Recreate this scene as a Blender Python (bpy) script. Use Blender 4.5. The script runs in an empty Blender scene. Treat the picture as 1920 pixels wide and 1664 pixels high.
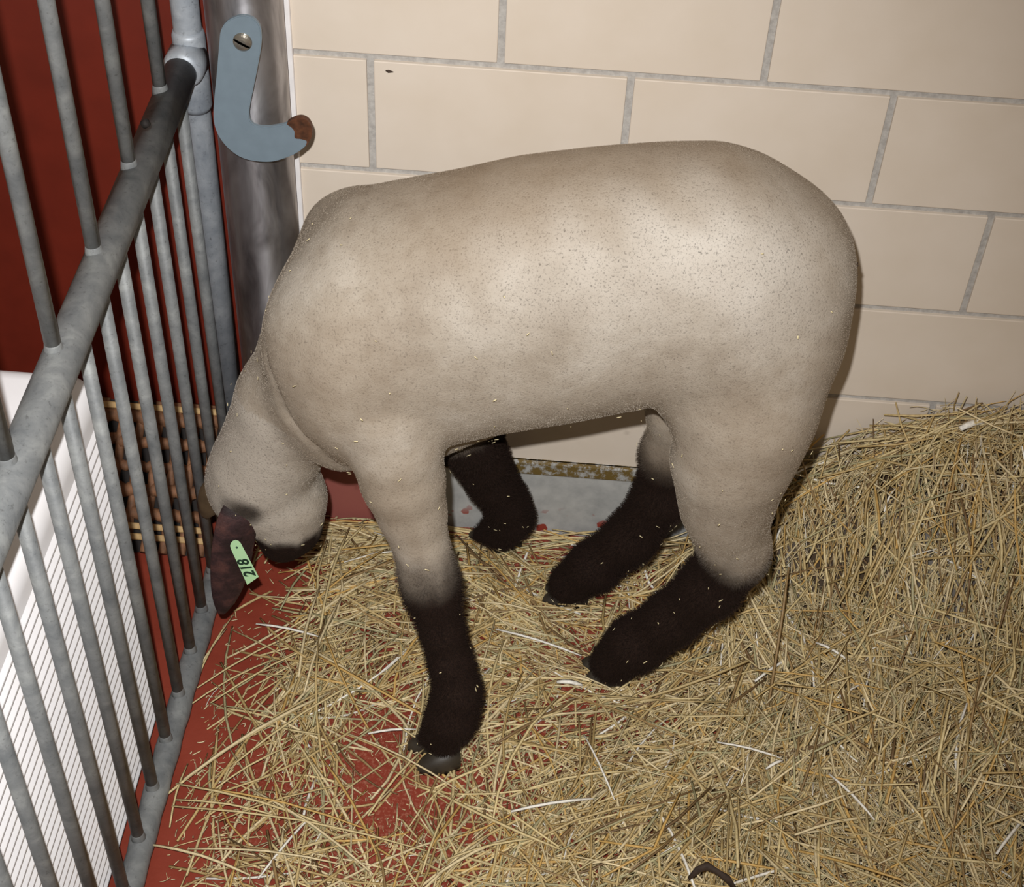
import bpy, bmesh, math, random
import numpy as np
from mathutils import Vector, Matrix, Euler

SC = bpy.context.scene
COL = SC.collection
rng = np.random.default_rng(7)
random.seed(7)

# ------------------------------------------------------------------ camera, light, exposure
FPX = 2879.4
CAM = np.array([0.0866535, -1.6697457, 1.7822915])
EUL = Euler((0.80735983, -0.03969850, 0.0663339), 'XYZ')
cd = bpy.data.cameras.new('camera'); co = bpy.data.objects.new('camera', cd); COL.objects.link(co)
cd.sensor_fit = 'HORIZONTAL'; cd.sensor_width = 36.0; cd.lens = 36.0 * FPX / 1920.0
cd.clip_start = 0.02
co.location = CAM; co.rotation_euler = EUL
SC.camera = co
SC.view_settings.view_transform = 'Standard'; SC.view_settings.look = 'None'
SC.view_settings.gamma = 1.0; SC.view_settings.use_curve_mapping = False
SC.view_settings.exposure = 0.0
MROT = np.array(EUL.to_matrix())

w = bpy.data.worlds.new('world'); SC.world = w; w.use_nodes = True
w.node_tree.nodes['Background'].inputs[0].default_value = (1.0, 0.77, 0.54, 1)
w.node_tree.nodes['Background'].inputs[1].default_value = 0.19

# the camera's built-in flash, up and to the left of its lens
fd = bpy.data.lights.new('camera_flash', 'SPOT'); fo = bpy.data.objects.new('camera_flash', fd); COL.objects.link(fo)
fd.energy = 154; fd.color = (1.0, 0.985, 0.965); fd.shadow_soft_size = 0.012
fd.spot_size = math.radians(80); fd.spot_blend = 1.0
fo.location = Vector(CAM) + EUL.to_matrix() @ Vector((-0.042, 0.085, 0.0))
fo.rotation_euler = (Vector((-0.22, -0.32, 0.44)) - fo.location).to_track_quat('-Z', 'Y').to_euler()


def ray_to(px, py, axis, val):
    """Point where the photo's line of sight meets the plane axis = val."""
    d = MROT @ np.array([(px - 960) / FPX, -(py - 832) / FPX, -1.0])
    return CAM + d * (val - CAM[axis]) / d[axis]


def at(px, py, y): return ray_to(px, py, 1, y)


def ppm(p): return FPX / -((np.asarray(p) - CAM) @ MROT)[2]


# ------------------------------------------------------------------ materials
def srgb(r, g, b):
    f = lambda c: (c / 255 / 12.92) if c / 255 <= 0.04045 else ((c / 255 + 0.055) / 1.055) ** 2.4
    return (f(r), f(g), f(b), 1.0)


class NT:
    def __init__(s, name):
        s.m = bpy.data.materials.new(name); s.m.use_nodes = True
        s.t = s.m.node_tree; s.b = s.t.nodes['Principled BSDF']

    def n(s, typ, **kw):
        nd = s.t.nodes.new(typ)
        for k, v in kw.items():
            if k.startswith('i_'):
                key = k[2:]; key = int(key) if key.isdigit() else key.replace('_', ' ')
                nd.inputs[key].default_value = v
            else: setattr(nd, k, v)
        return nd

    def l(s, a, b): s.t.links.new(a, b)

    def obj(s):
        if not hasattr(s, '_tc'): s._tc = s.n('ShaderNodeTexCoord')
        return s._tc.outputs['Object']

    def noise(s, scale, detail=4, rough=0.55, dist=0.0, vec=None):
        nd = s.n('ShaderNodeTexNoise'); nd.inputs['Scale'].default_value = scale
        nd.inputs['Detail'].default_value = detail; nd.inputs['Roughness'].default_value = rough
        nd.inputs['Distortion'].default_value = dist
        s.l(vec or s.obj(), nd.inputs['Vector']); return nd.outputs['Fac']

    def ramp(s, fac, stops):
        nd = s.n('ShaderNodeValToRGB'); e = nd.color_ramp.elements
        while len(e) > 1: e.remove(e[-1])
        e[0].position, e[0].color = stops[0][0], stops[0][1]
        for p, c in stops[1:]:
            q = e.new(p); q.color = c
        s.l(fac, nd.inputs[0]); return nd.outputs[0]

    def mix(s, fac, a, b, mode='MIX'):
        nd = s.n('ShaderNodeMix', data_type='RGBA', blend_type=mode)
        for v, i in ((fac, 0), (a, 6), (b, 7)):
            if hasattr(v, 'links'): s.l(v, nd.inputs[i])
            else: nd.inputs[i].default_value = v
        return nd.outputs[2]

    def bump(s, h, strength=0.3, dist=0.002):
        nd = s.n('ShaderNodeBump'); nd.inputs['Strength'].default_value = strength
        nd.inputs['Distance'].default_value = dist
        s.l(h, nd.inputs['Height']); s.l(nd.outputs[0], s.b.inputs['Normal'])

    def fin(s, col=None, rough=0.5, metal=0.0, spec=None):
        if col is not None:
            if hasattr(col, 'links'): s.l(col, s.b.inputs['Base Color'])
            else: s.b.inputs['Base Color'].default_value = col
        if hasattr(rough, 'links'): s.l(rough, s.b.inputs['Roughness'])
        else: s.b.inputs['Roughness'].default_value = rough
        s.b.inputs['Metallic'].default_value = metal
        if spec is not None: s.b.inputs['Specular IOR Level'].default_value = spec
        return s.m


GR = lambda v: (v, v, v, 1.0)


def mat_block():
    m = NT('glazed_block')
    n = m.noise(9, 3)
    c = m.ramp(n, [(0.3, srgb(216, 203, 187)), (0.7, srgb(222, 210, 196))])
    m.bump(m.noise(60, 3), 0.05, 0.002)
    return m.fin(c, 0.45, 0, 0.35)


def mat_mortar():
    m = NT('mortar')
    n = m.noise(120, 5, 0.7)
    c = m.ramp(n, [(0.3, srgb(156, 152, 148)), (0.7, srgb(192, 189, 184))])
    m.bump(n, 0.4, 0.002)
    return m.fin(c, 0.9)


def mat_galv(name='galvanised_steel', dark=(100, 104, 107), lite=(150, 153, 152), scale=28, metal=0.12, rough=0.58):
    m = NT(name)
    a = m.noise(scale, 6, 0.65, 0.4); b = m.noise(scale * 7, 4, 0.7)
    c = m.ramp(a, [(0.3, srgb(*dark)), (0.52, srgb(*[(x + y) // 2 for x, y in zip(dark, lite)])), (0.72, srgb(*lite))])
    d = m.ramp(b, [(0.28, srgb(96, 90, 82)), (0.42, GR(1.0))])
    c = m.mix(0.5, c, d, 'MULTIPLY')
    m.bump(b, 0.15, 0.001)
    return m.fin(c, rough, metal)


def mat_plain(name, col, rough=0.5, metal=0.0, var=0.06, scale=40, bump=0.1):
    m = NT(name)
    n = m.noise(scale, 4)
    lo = tuple(max(0, x * (1 - var)) for x in col[:3]) + (1,); hi = tuple(min(1, x * (1 + var)) for x in col[:3]) + (1,)
    c = m.ramp(n, [(0.3, lo), (0.7, hi)])
    if bump: m.bump(n, bump, 0.001)
    return m.fin(c, rough, metal)


def mat_red_floor():
    m = NT('red_floor_paint')
    a = m.noise(7, 5, 0.6); b = m.noise(180, 3, 0.7)
    c = m.ramp(a, [(0.3, srgb(126, 52, 38)), (0.7, srgb(148, 66, 50))])
    d = m.ramp(b, [(0.50, GR(0.0)), (0.68, GR(0.75))])
    sp = m.n('ShaderNodeSeparateXYZ'); m.l(m.obj(), sp.inputs[0])
    mp = m.n('ShaderNodeMapRange'); mp.inputs[1].default_value = -0.32; mp.inputs[2].default_value = -0.20; m.l(sp.outputs['X'], mp.inputs[0])
    d = m.mix(1.0, d, mp.outputs[0], 'MULTIPLY')
    c = m.mix(d, c, srgb(176, 118, 96))          # chaff dust trodden into the paint where the animal stands
    m.bump(m.noise(60, 4), 0.25, 0.003)
    return m.fin(c, 0.42, 0, 0.4)


def mat_skirting():
    m = NT('skirting_metal')
    sp = m.n('ShaderNodeSeparateXYZ'); m.l(m.obj(), sp.inputs[0])
    z = sp.outputs['Z']
    base = m.ramp(m.noise(30, 5, 0.65), [(0.3, srgb(160, 161, 160)), (0.7, srgb(190, 190, 187))])
    rs = m.ramp(m.noise(70, 5, 0.75), [(0.40, GR(0)), (0.52, GR(1))])
    mp = m.n('ShaderNodeMapRange'); mp.inputs[1].default_value = 0.128; mp.inputs[2].default_value = 0.136
    m.l(z, mp.inputs[0])
    band = m.mix(1.0, rs, mp.outputs[0], 'MULTIPLY')
    c = m.mix(band, base, srgb(112, 92, 48))
    mq = m.n('ShaderNodeMapRange'); mq.inputs[1].default_value = 0.062; mq.inputs[2].default_value = 0.03
    m.l(z, mq.inputs[0])
    pt = m.ramp(m.noise(34, 2, 0.5), [(0.60, GR(0)), (0.63, GR(1))])
    pt = m.mix(1.0, pt, mq.outputs[0], 'MULTIPLY')
    c = m.mix(pt, c, srgb(150, 62, 48))
    mx = m.n('ShaderNodeMapRange'); mx.inputs[1].default_value = -0.10; mx.inputs[2].default_value = -0.13; m.l(sp.outputs['X'], mx.inputs[0])
    c = m.mix(mx.outputs[0], c, srgb(158, 92, 84))   # the left end is painted over in dull red
    m.bump(m.noise(50, 4), 0.2, 0.001)
    return m.fin(c, 0.5, 0.05)


def mat_straw():
    m = NT('straw')
    at_ = m.n('ShaderNodeAttribute'); at_.attribute_name = 'tint'
    n = m.noise(260, 2)
    v = m.ramp(n, [(0.3, GR(0.78)), (0.7, GR(1.1))])
    c = m.mix(1.0, at_.outputs['Color'], v, 'MULTIPLY')
    m.b.inputs['Subsurface Weight'].default_value = 0.0
    return m.fin(c, 0.5, 0, 0.45)


def mat_coat(name, hair=False):
    """Shorn cream wool and dark brown hair; the mix is the animal's own marking (attribute coat: r = dark, g = browner, b = paler wool with flash light painted in)."""
    m = NT(name)
    a_ = m.n('ShaderNodeAttribute'); a_.attribute_name = 'coat'
    sp = m.n('ShaderNodeSeparateColor'); m.l(a_.outputs['Color'], sp.inputs[0])
    if hair:
        g = m.n('ShaderNodeNewGeometry'); vec = g.outputs['Position']
    else: vec = m.obj()
    big = m.noise(7, 4, 0.6, 0.3, vec); fine = m.noise(430, 4, 0.7, 0, vec); mid = m.noise(45, 3, 0.6, 0, vec)
    wool = m.ramp(big, [(0.28, srgb(158, 146, 132)), (0.5, srgb(178, 168, 155)), (0.72, srgb(198, 191, 181))])
    wool = m.mix(0.45, wool, m.ramp(mid, [(0.3, srgb(196, 185, 170)), (0.62, srgb(236, 232, 226))]), 'MULTIPLY')
    spk = m.ramp(fine, [(0.32, GR(0.30)), (0.46, GR(1.0))])
    wool = m.mix(0.5 if hair else 0.6, wool, spk, 'MULTIPLY')
    browned = m.mix(0.55, wool, srgb(138, 116, 90), 'MIX')
    wool = m.mix(sp.outputs['Green'], wool, browned)
    lit_wool = m.mix(0.5, wool, srgb(206, 199, 190), 'MIX')  # paler fleece with the flash's bright spot painted into the colour
    lit_wool = m.mix(0.75, lit_wool, spk, 'MULTIPLY')
    wool = m.mix(sp.outputs['Blue'], wool, lit_wool)
    dark = m.ramp(fine, [(0.3, srgb(20, 14, 12)), (0.62, srgb(44, 31, 25)), (0.8, srgb(58, 44, 34))])
    c = m.mix(sp.outputs['Red'], wool, dark)
    if not hair: m.bump(m.mix(0.5, fine, mid), 0.5, 0.004)
    return m.fin(c, 0.85, 0, 0.12)


def mat_ear():
    m = NT('ear_skin')
    n = m.noise(36, 4, 0.6, 0.5); f = m.noise(300, 3, 0.7)
    c = m.ramp(n, [(0.35, srgb(42, 30, 30)), (0.52, srgb(58, 40, 41)), (0.70, srgb(88, 58, 54))])
    c = m.mix(0.6, c, m.ramp(f, [(0.3, GR(0.5)), (0.6, GR(1.0))]), 'MULTIPLY')
    m.bump(f, 0.4, 0.002)
    return m.fin(c, 0.6, 0, 0.3)


def mat_pole():
    m = NT('satin_steel')
    mp = m.n('ShaderNodeMapping'); mp.inputs['Scale'].default_value = (1, 1, 0.35); m.l(m.obj(), mp.inputs[0])
    a = m.noise(26, 4, 0.6, 0.6, mp.outputs[0])
    c = m.ramp(a, [(0.3, srgb(128, 126, 130)), (0.5, srgb(176, 174, 178)), (0.7, srgb(204, 204, 208))])
    tg = m.n('ShaderNodeTangent', direction_type='RADIAL', axis='Z'); m.l(tg.outputs[0], m.b.inputs['Tangent'])
    m.b.inputs['Anisotropic'].default_value = 0.85; m.b.inputs['Anisotropic Rotation'].default_value = 0.25
    r = m.ramp(a, [(0.3, GR(0.34)), (0.7, GR(0.46))])
    return m.fin(c, r, 0.85)


M = dict(
    block=mat_block(), mortar=mat_mortar(), galv=mat_galv(), skirting=mat_skirting(), floor=mat_red_floor(), straw=mat_straw(),
    pole=mat_pole(),
    post=mat_galv('galvanised_post', (142, 150, 160), (196, 202, 208), 22, 0.25, 0.5),
    red_wall=mat_plain('red_wall_paint', srgb(108, 35, 21), 0.5, 0, 0.12, 14, 0.15),
    caulk=mat_plain('white_caulk', srgb(235, 232, 232), 0.5),
    hook=mat_plain('blue_grey_paint', srgb(113, 128, 139), 0.45, 0.0, 0.05, 60, 0.1),
    rust=mat_plain('rusty_steel', srgb(82, 48, 28), 0.6, 0.1, 0.5, 120, 0.3),
    screw=mat_plain('bright_steel', srgb(170, 165, 155), 0.28, 0.85, 0.1),
    white=mat_plain('white_plastic', srgb(248, 247, 250), 0.38, 0.0, 0.02, 20, 0.0),
    groove=mat_plain('grey_groove', srgb(150, 152, 158), 0.6),
    wicker=mat_plain('brown_wicker', srgb(128, 90, 64), 0.7, 0, 0.45, 60, 0.3),
    lath=mat_plain('pale_lath', srgb(190, 158, 108), 0.6, 0, 0.25, 60, 0.1),
    dark=mat_plain('dark_board', srgb(28, 22, 20), 0.8),
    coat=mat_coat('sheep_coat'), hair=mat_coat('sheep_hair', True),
    ear=mat_ear(),
    ear_far=mat_plain('ear_olive', srgb(92, 76, 56), 0.6, 0, 0.3, 45, 0.3),
    hoof=mat_plain('hoof_horn', srgb(54, 48, 40), 0.5, 0, 0.3, 60, 0.3),
    tag=mat_plain('pale_green_plastic', srgb(190, 234, 182), 0.4, 0, 0.02),
    ink=mat_plain('green_black_ink', srgb(24, 52, 40), 0.5),
    eye=mat_plain('eye', srgb(24, 18, 12), 0.1, 0, 0.1, 20, 0),
    dung=mat_plain('dark_clump', srgb(56, 42, 32), 0.8, 0, 0.4, 90, 0.5),
)


# ------------------------------------------------------------------ mesh helpers
def link(name, me, mat, parent=None):
    o = bpy.data.objects.new(name, me); COL.objects.link(o)
    for mm in (mat if isinstance(mat, (list, tuple)) else [mat]):
        if mm: me.materials.append(mm)
    if parent is not None: o.parent = parent
    return o


def from_bm(name, bm, mat, parent=None, smooth=True):
    me = bpy.data.meshes.new(name); bm.normal_update(); bm.to_mesh(me); bm.free()
    if smooth: me.polygons.foreach_set('use_smooth', [True] * len(me.polygons))
    return link(name, me, mat, parent)


def tag(o, label=None, cat=None, group=None, kind=None):
    if label: o['label'] = label
    if cat: o['category'] = cat
    if group: o['group'] = group
    if kind: o['kind'] = kind
    return o


def empty(name, loc=(0, 0, 0)):
    o = bpy.data.objects.new(name, None); COL.objects.link(o); o.location = loc; return o


def box(bm, x0, x1, y0, y1, z0, z1, bev=0.0, seg=2):
    r = bmesh.ops.create_cube(bm, size=1)
    vs = r['verts']
    for v in vs:
        v.co = Vector(((x0 + x1) / 2 + v.co.x * (x1 - x0), (y0 + y1) / 2 + v.co.y * (y1 - y0), (z0 + z1) / 2 + v.co.z * (z1 - z0)))
    if bev:
        es = list({e for v in vs for e in v.link_edges})
        bmesh.ops.bevel(bm, geom=es, offset=bev, segments=seg, profile=0.5, affect='EDGES')


def tube(bm, pts, rad, seg=16, cap=True):
    """Tube along pts; rad a number or one per point."""
    pts = [Vector(p) for p in pts]; rad = [rad] * len(pts) if not hasattr(rad, '__len__') else rad
    t0 = (pts[1] - pts[0]).normalized()
    a = t0.orthogonal().normalized(); rings = []
    for i, p in enumerate(pts):
        t = (pts[min(i + 1, len(pts) - 1)] - pts[max(i - 1, 0)]).normalized()
        a = (a - t * a.dot(t)).normalized(); b = t.cross(a)
        rings.append([bm.verts.new(p + (a * math.cos(k * 2 * math.pi / seg) + b * math.sin(k * 2 * math.pi / seg)) * rad[i]) for k in range(seg)])
    for r0, r1 in zip(rings, rings[1:]):
        for k in range(seg):
            bm.faces.new((r0[k], r0[(k + 1) % seg], r1[(k + 1) % seg], r1[k]))
    if cap:
        bm.faces.new(rings[0][::-1]); bm.faces.new(rings[-1])


# ------------------------------------------------------------------ room
GX = -0.400                                        # plane of the gate
WALL_L = -0.2565
BL, BH = 0.32, 0.1641                              # block and course

bm = bmesh.new(); box(bm, -1.6, 1.9, -2.6, 0.16, -0.05, 0.0)
tag(from_bm('floor', bm, M['floor'], smooth=False), kind='structure')

bm = bmesh.new(); box(bm, WALL_L, 1.9, 0.003, 0.15, 0.0, 2.0)
wall = from_bm('wall_back', bm, [M['mortar'], M['block']], smooth=False); tag(wall, kind='structure')
bm = bmesh.new()
J = 0.0045
for r in range(0, 12):
    z0, z1 = r * BH + J, (r + 1) * BH - J
    off = 0.0 if r % 2 == 1 else 0.5
    k = -3
    while True:
        x0, x1 = (k + off) * BL + J, (k + 1 + off) * BL - J
        k += 1
        if x0 > 1.88: break
        x0, x1 = max(x0, WALL_L), min(x1, 1.9)
        if x1 - x0 < 0.02: continue
        box(bm, x0, x1, -0.002, 0.02, 0.150 if r == 1 else max(z0, 0.0), z1 - (0.02 if r == 0 else 0), 0.0012, 2)
faces = from_bm('wall_block_faces', bm, M['block'], wall, smooth=False)
bm = bmesh.new()
p = at(730, 134, -0.002); tube(bm, [p + [-.0045, 0, .001], p + [-.001, -.0008, .0005], p + [.005, 0, -.0005]], [.0008, .0021, .0006], 8)
from_bm('paint_chip', bm, M['dung'], wall)
bm = bmesh.new(); box(bm, WALL_L - 0.006, WALL_L + 0.0025, -0.008, 0.02, 0.0, 2.0, 0.002)
tag(from_bm('trim_1', bm, M['caulk'], smooth=False), kind='structure')
bm = bmesh.new()
box(bm, WALL_L, 1.9, -0.006, -0.001, 0.0, 0.159, 0.001); box(bm, WALL_L, 1.9, -0.011, -0.001, 0.134, 0.159, 0.002)
tag(from_bm('baseboard_back', bm, M['skirting'], smooth=False), kind='structure')
bm = bmesh.new(); box(bm, -1.6, WALL_L - 0.008, 0.10, 0.16, 0.0, 2.0)
tag(from_bm('wall_red', bm, M['red_wall'], smooth=False), kind='structure')

# ------------------------------------------------------------------ steel pole with hook
pole = empty('steel_pole', (-0.300, -0.045, 0))
tag(pole, 'thick shiny steel pole in the corner at the left end of the block wall', 'pole')
bm = bmesh.new(); tube(bm, [(0, 0, 0), (0, 0, 2.0)], 0.046, 40)
from_bm('shaft', bm, M['pole'], pole)
bm = bmesh.new(); tube(bm, [(0, 0, 0), (0, 0, 0.012)], 0.052, 40)
from_bm('foot_ring', bm, M['galv'], pole)

HY = -0.115
hook = empty('gate_hook', tuple(at(455, 78, HY))); tag(hook, 'flat blue-grey J-shaped steel hook screwed to the shiny pole', 'hook')
h0 = np.array(hook.location)
outline_px = [(411, 80), (414, 58), (424, 42), (440, 33), (456, 30), (474, 35), (486, 48), (490, 66), (489, 90), (482, 130), (474, 170),
              (468, 200), (467, 218), (471, 230), (481, 237), (500, 239), (522, 236), (540, 231), (552, 224), (566, 222), (578, 229), (584, 243),
              (583, 258), (574, 273), (557, 287), (535, 297), (508, 304), (478, 303), (452, 296), (430, 281), (413, 261), (403, 239), (400, 215),
              (402, 180), (407, 130)]
def smooth_closed(p, k=4):
    p = np.array(p, float); o = []
    for i in range(len(p)):
        a, b_, c, d = p[i - 1], p[i], p[(i + 1) % len(p)], p[(i + 2) % len(p)]
        for j in range(k):
            u = j / k; o.append(tuple(0.5 * (2 * b_ + (c - a) * u + (2 * a - 5 * b_ + 4 * c - d) * u * u + (3 * b_ - a - 3 * c + d) * u ** 3)))
    return o


outline_px = smooth_closed(outline_px, 4)
bm = bmesh.new()
fr = [bm.verts.new(Vector(at(px, py, HY) - h0)) for px, py in outline_px]
bk = [bm.verts.new(v.co + Vector((0, 0.006, 0))) for v in fr]
n = len(fr)
f1 = bm.faces.new(fr[::-1]); f2 = bm.faces.new(bk)
for i in range(n): bm.faces.new((fr[i], fr[(i + 1) % n], bk[(i + 1) % n], bk[i]))
bmesh.ops.recalc_face_normals(bm, faces=bm.faces)
bmesh.ops.bevel(bm, geom=[e for e in bm.edges if len(e.link_faces) == 2 and (f1 in e.link_faces or f2 in e.link_faces)], offset=0.001, segments=2, affect='EDGES')
from_bm('hook_plate', bm, M['hook'], hook, smooth=False)
# worn rusty tip: a thin skin of bare metal over the end of the hook
tip_px = smooth_closed([(538, 232), (552, 223.5), (566, 221.5), (578.5, 228.5), (585, 243), (583.5, 259), (573, 274.5), (575, 265), (564, 261), (553, 259), (552, 247), (546, 239)], 4)
bm = bmesh.new()
fr = [bm.verts.new(Vector(at(px, py, HY - 0.001) - h0)) for px, py in tip_px]; bk = [bm.verts.new(v.co + Vector((0, 0.0074, 0))) for v in fr]
n = len(fr)
bm.faces.new(fr[::-1]); bm.faces.new(bk)
for i in range(n): bm.faces.new((fr[i], fr[(i + 1) % n], bk[(i + 1) % n], bk[i]))
bmesh.ops.recalc_face_normals(bm, faces=bm.faces)
o = from_bm('hook_tip', bm, M['rust'], hook, smooth=False); o['label'] = 'worn rusty tip of the hook'
bm = bmesh.new()
tube(bm, [(0, 0.022, 0), (0, -0.001, 0)], 0.011, 24)
bmesh.ops.translate(bm, verts=bm.verts, vec=(0, 0, 0))
# domed slotted head: two half discs either side of the slot
R_ = 0.0105
for s in (-1, 1):
    ang = math.radians(-28)
    ring = []
    prof = [(R_, -0.001), (R_, -0.003), (R_ * 0.8, -0.0048), (R_ * 0.45, -0.0058)]
    prev = None
    for (rr, yy) in prof:
        row = []
        for k in range(13):
            t = math.pi * k / 12
            x, z = rr * math.cos(t), max(0.0016, rr * math.sin(t)) * s
            row.append(bm.verts.new((x * math.cos(ang) - z * math.sin(ang), yy, x * math.sin(ang) + z * math.cos(ang))))
        if prev:
            for k in range(12): bm.faces.new((prev[k], prev[k + 1], row[k + 1], row[k]))
        else: bm.faces.new(row)
        prev = row
    bm.faces.new(prev)
bmesh.ops.recalc_face_normals(bm, faces=bm.faces)
from_bm('slotted_screw', bm, M['screw'], hook, smooth=False)

# ------------------------------------------------------------------ gate
gate = empty('pen_gate', (GX, 0, 0))
tag(gate, 'galvanised steel pen gate with round rails and thin upright bars along the left side', 'gate')
Y1 = -1.25


def rail_z(y): return 0.793 + 0.036 * y


def weld(bm, p, ax, rad, h):
    """A small weld bead flaring out where a bar meets a rail."""
    p = Vector(p); ax = Vector(ax)
    tube(bm, [p - ax * h, p, p + ax * h * 0.6, p + ax * h], [rad * 1.28, rad * 1.14, rad * 1.05, rad * 0.93], 32)


bm = bmesh.new(); tube(bm, [(0.008, 0.012, rail_z(0)), (0, Y1, rail_z(Y1))], 0.0205, 28)
top_rail = from_bm('top_rail', bm, M['galv'], gate)
bm = bmesh.new(); tube(bm, [(0.008, 0.0, 0.021)] + [(0.008, -0.02 * i, 0.021 + 0.0006 * math.sin(i * 1.7)) for i in range(1, 62)], [0.0165 + 0.0009 * math.sin(i * 1.9) for i in range(62)], 24)
from_bm('bottom_rail', bm, M['galv'], gate)
bm = bmesh.new(); tube(bm, [(0.012, 0.020, 0.004), (0.012, 0.020, 1.55)], 0.0175, 26)
from_bm('end_post', bm, M['post'], gate)
bm = bmesh.new()
tube(bm, [(0.011, 0.016, rail_z(0) + 0.0), (0.0095, -0.012, rail_z(0) - 0.0005), (0.0092, -0.020, rail_z(0) - 0.0008)], [0.0265, 0.0255, 0.0215], 26)
tube(bm, [(0.012, 0.020, rail_z(0) - 0.075), (0.012, 0.020, rail_z(0) - 0.068), (0.012, 0.020, rail_z(0) + 0.03), (0.012, 0.020, rail_z(0) + 0.036)], [0.0185, 0.0205, 0.0205, 0.0185], 26)
from_bm('saddle_joint', bm, M['post'], gate)
SP = 0.0765
for i in range(0, 15):
    y = -0.018 - SP * i + 0.005
    bm = bmesh.new()
    z1 = rail_z(y) - 0.016
    tube(bm, [(0.006, y, 0.03), (0.001, y, z1)], 0.0078, 32)
    weld(bm, (0.006, y, 0.040), (0, 0, 1), 0.0078, 0.010)
    weld(bm, (0.001, y, z1 - 0.004), (0, 0, -1), 0.0078, 0.007)
    from_bm('lower_bar', bm, M['galv'], gate)
for i in range(0, 8):
    y = -0.0885 - 2 * SP * i
    bm = bmesh.new()
    z0 = rail_z(y) + 0.014
    tube(bm, [(0.001, y, z0), (-0.004, y, 1.55)], 0.0082, 32)
    weld(bm, (0.001, y, z0 + 0.006), (0, 0, 1), 0.0082, 0.008)
    from_bm('upper_bar', bm, M['galv'], gate)
bm = bmesh.new(); tube(bm, [(0.012, 0.02, 1.55), (-0.004, Y1, 1.55)], 0.0175, 24); from_bm('header_rail', bm, M['galv'], gate)
bm = bmesh.new(); tube(bm, [(0.0, Y1, 0.004), (0.0, Y1, 1.55)], 0.0175, 24); from_bm('end_post', bm, M['galv'], gate)
# small drain hole plug on the rail
p = Vector(ray_to(275, 232, 0, GX + 0.0195)) - Vector(gate.location)
bm = bmesh.new(); tube(bm, [p + Vector((-0.004, 0, -0.002)), p + Vector((0.0015, 0, 0.002))], 0.0048, 16)
o = from_bm('drain_hole', bm, M['dark'], gate); o['label'] = 'small dark drilled hole in the top rail'

# ------------------------------------------------------------------ white ribbed tub behind the gate
tub = empty('white_tub', (-0.5925, -0.75, 0)); tag(tub, 'white ribbed plastic tub with rounded corners standing behind the gate', 'tub')
TX, TY, TZ = 0.175, 0.370, 0.628
bm = bmesh.new(); box(bm, -TX, TX - 0.004, -TY, TY - 0.004, 0.0, TZ, 0.035, 5)
from_bm('shell', bm, M['white'], tub, smooth=True)
bm = bmesh.new()
z = 0.028
while z < TZ - 0.045:
    a_ = [(TX - 0.010, z), (TX, z), (TX, z + 0.0026), (TX - 0.010, z + 0.0190)]
    e_ = [[bm.verts.new((x_, y_, z_)) for x_, z_ in a_] for y_ in (-TY + 0.03, TY - 0.034)]
    for i in range(4): bm.faces.new((e_[0][i], e_[0][(i + 1) % 4], e_[1][(i + 1) % 4], e_[1][i]))
    bm.faces.new(e_[0][::-1]); bm.faces.new(e_[1])
    z += 0.0192
bmesh.ops.recalc_face_normals(bm, faces=bm.faces)
o = from_bm('ribbing', bm, M['white'], tub, smooth=False)
bm = bmesh.new(); box(bm, TX - 0.0112, TX - 0.0060, -TY + 0.03, TY - 0.034, 0.028, TZ - 0.052)
from_bm('groove_backing', bm, M['groove'], tub, smooth=False)

# ------------------------------------------------------------------ woven panel leaning on the red wall behind the gate
pan = empty('woven_panel', (-0.5545, -0.118, 0.010)); tag(pan, 'brown woven wicker panel with dark gaps leaning on the red wall behind the gate', 'panel')
lean = math.radians(38); PL = 0.235
pan.rotation_euler = (-(math.pi / 2 - lean), 0, 0)
bm = bmesh.new(); box(bm, -0.135, 0.135, 0.010, 0.016, 0.0, PL); from_bm('backing', bm, M['dark'], pan, smooth=False)
bm = bmesh.new()
nx = 10
for i in range(nx):
    x = -0.128 + i * 0.256 / (nx - 1)
    tube(bm, [(x + 0.010 * math.sin(k * math.pi / 1 + i * math.pi) * 1.0, -0.004 * math.cos(k * math.pi), k * PL / 8) for k in range(9)], 0.0070, 8)
for k in range(1, 6):
    zz = k * PL / 6.2 + 0.020
    tube(bm, [(-0.135 + j * 0.27 / 26, 0.004 * (1 if (j + k) % 2 else -1), zz + 0.003 * math.sin(j * 2.1 + k)) for j in range(27)], 0.0085 + 0.0015 * (k % 3), 8)
from_bm('weave', bm, M['wicker'], pan)
for zz, hh in ((0.018, 0.010), (0.034, 0.010), (PL - 0.016, 0.010)):
    bm = bmesh.new()
    box(bm, -0.138, 0.138, -0.010, -0.003, zz, zz + hh, 0.002)
    from_bm('lath', bm, M['lath'], pan, smooth=False)

# ------------------------------------------------------------------ sheep: one continuous body grown from a distance field
def P(px, py, rpx, y):
    p = at(px, py, y); return p, rpx / ppm(p)


RES = 0.0055
LO = np.array([-0.47, -0.56, -0.02]); HI = np.array([0.53, 0.03, 0.93])
NG = np.ceil((HI - LO) / RES).astype(int) + 1
AX = [LO[i] + RES * np.arange(NG[i]) for i in range(3)]
FLD = np.full(NG, 1.0, np.float32)


def sub(lo, hi):
    i0 = np.clip(np.floor((lo - LO) / RES).astype(int), 0, NG); i1 = np.clip(np.ceil((hi - LO) / RES).astype(int) + 1, 0, NG)
    sl = tuple(slice(a, b) for a, b in zip(i0, i1))
    g = np.meshgrid(*[AX[i][sl[i]] for i in range(3)], indexing='ij', sparse=True)
    return sl, [x.astype(np.float32) for x in g]


def smin(sl, d, k):
    a = FLD[sl]
    h = np.maximum(k - np.abs(a - d), 0) / k
    FLD[sl] = np.minimum(a, d) - h * h * k * 0.25


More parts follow.
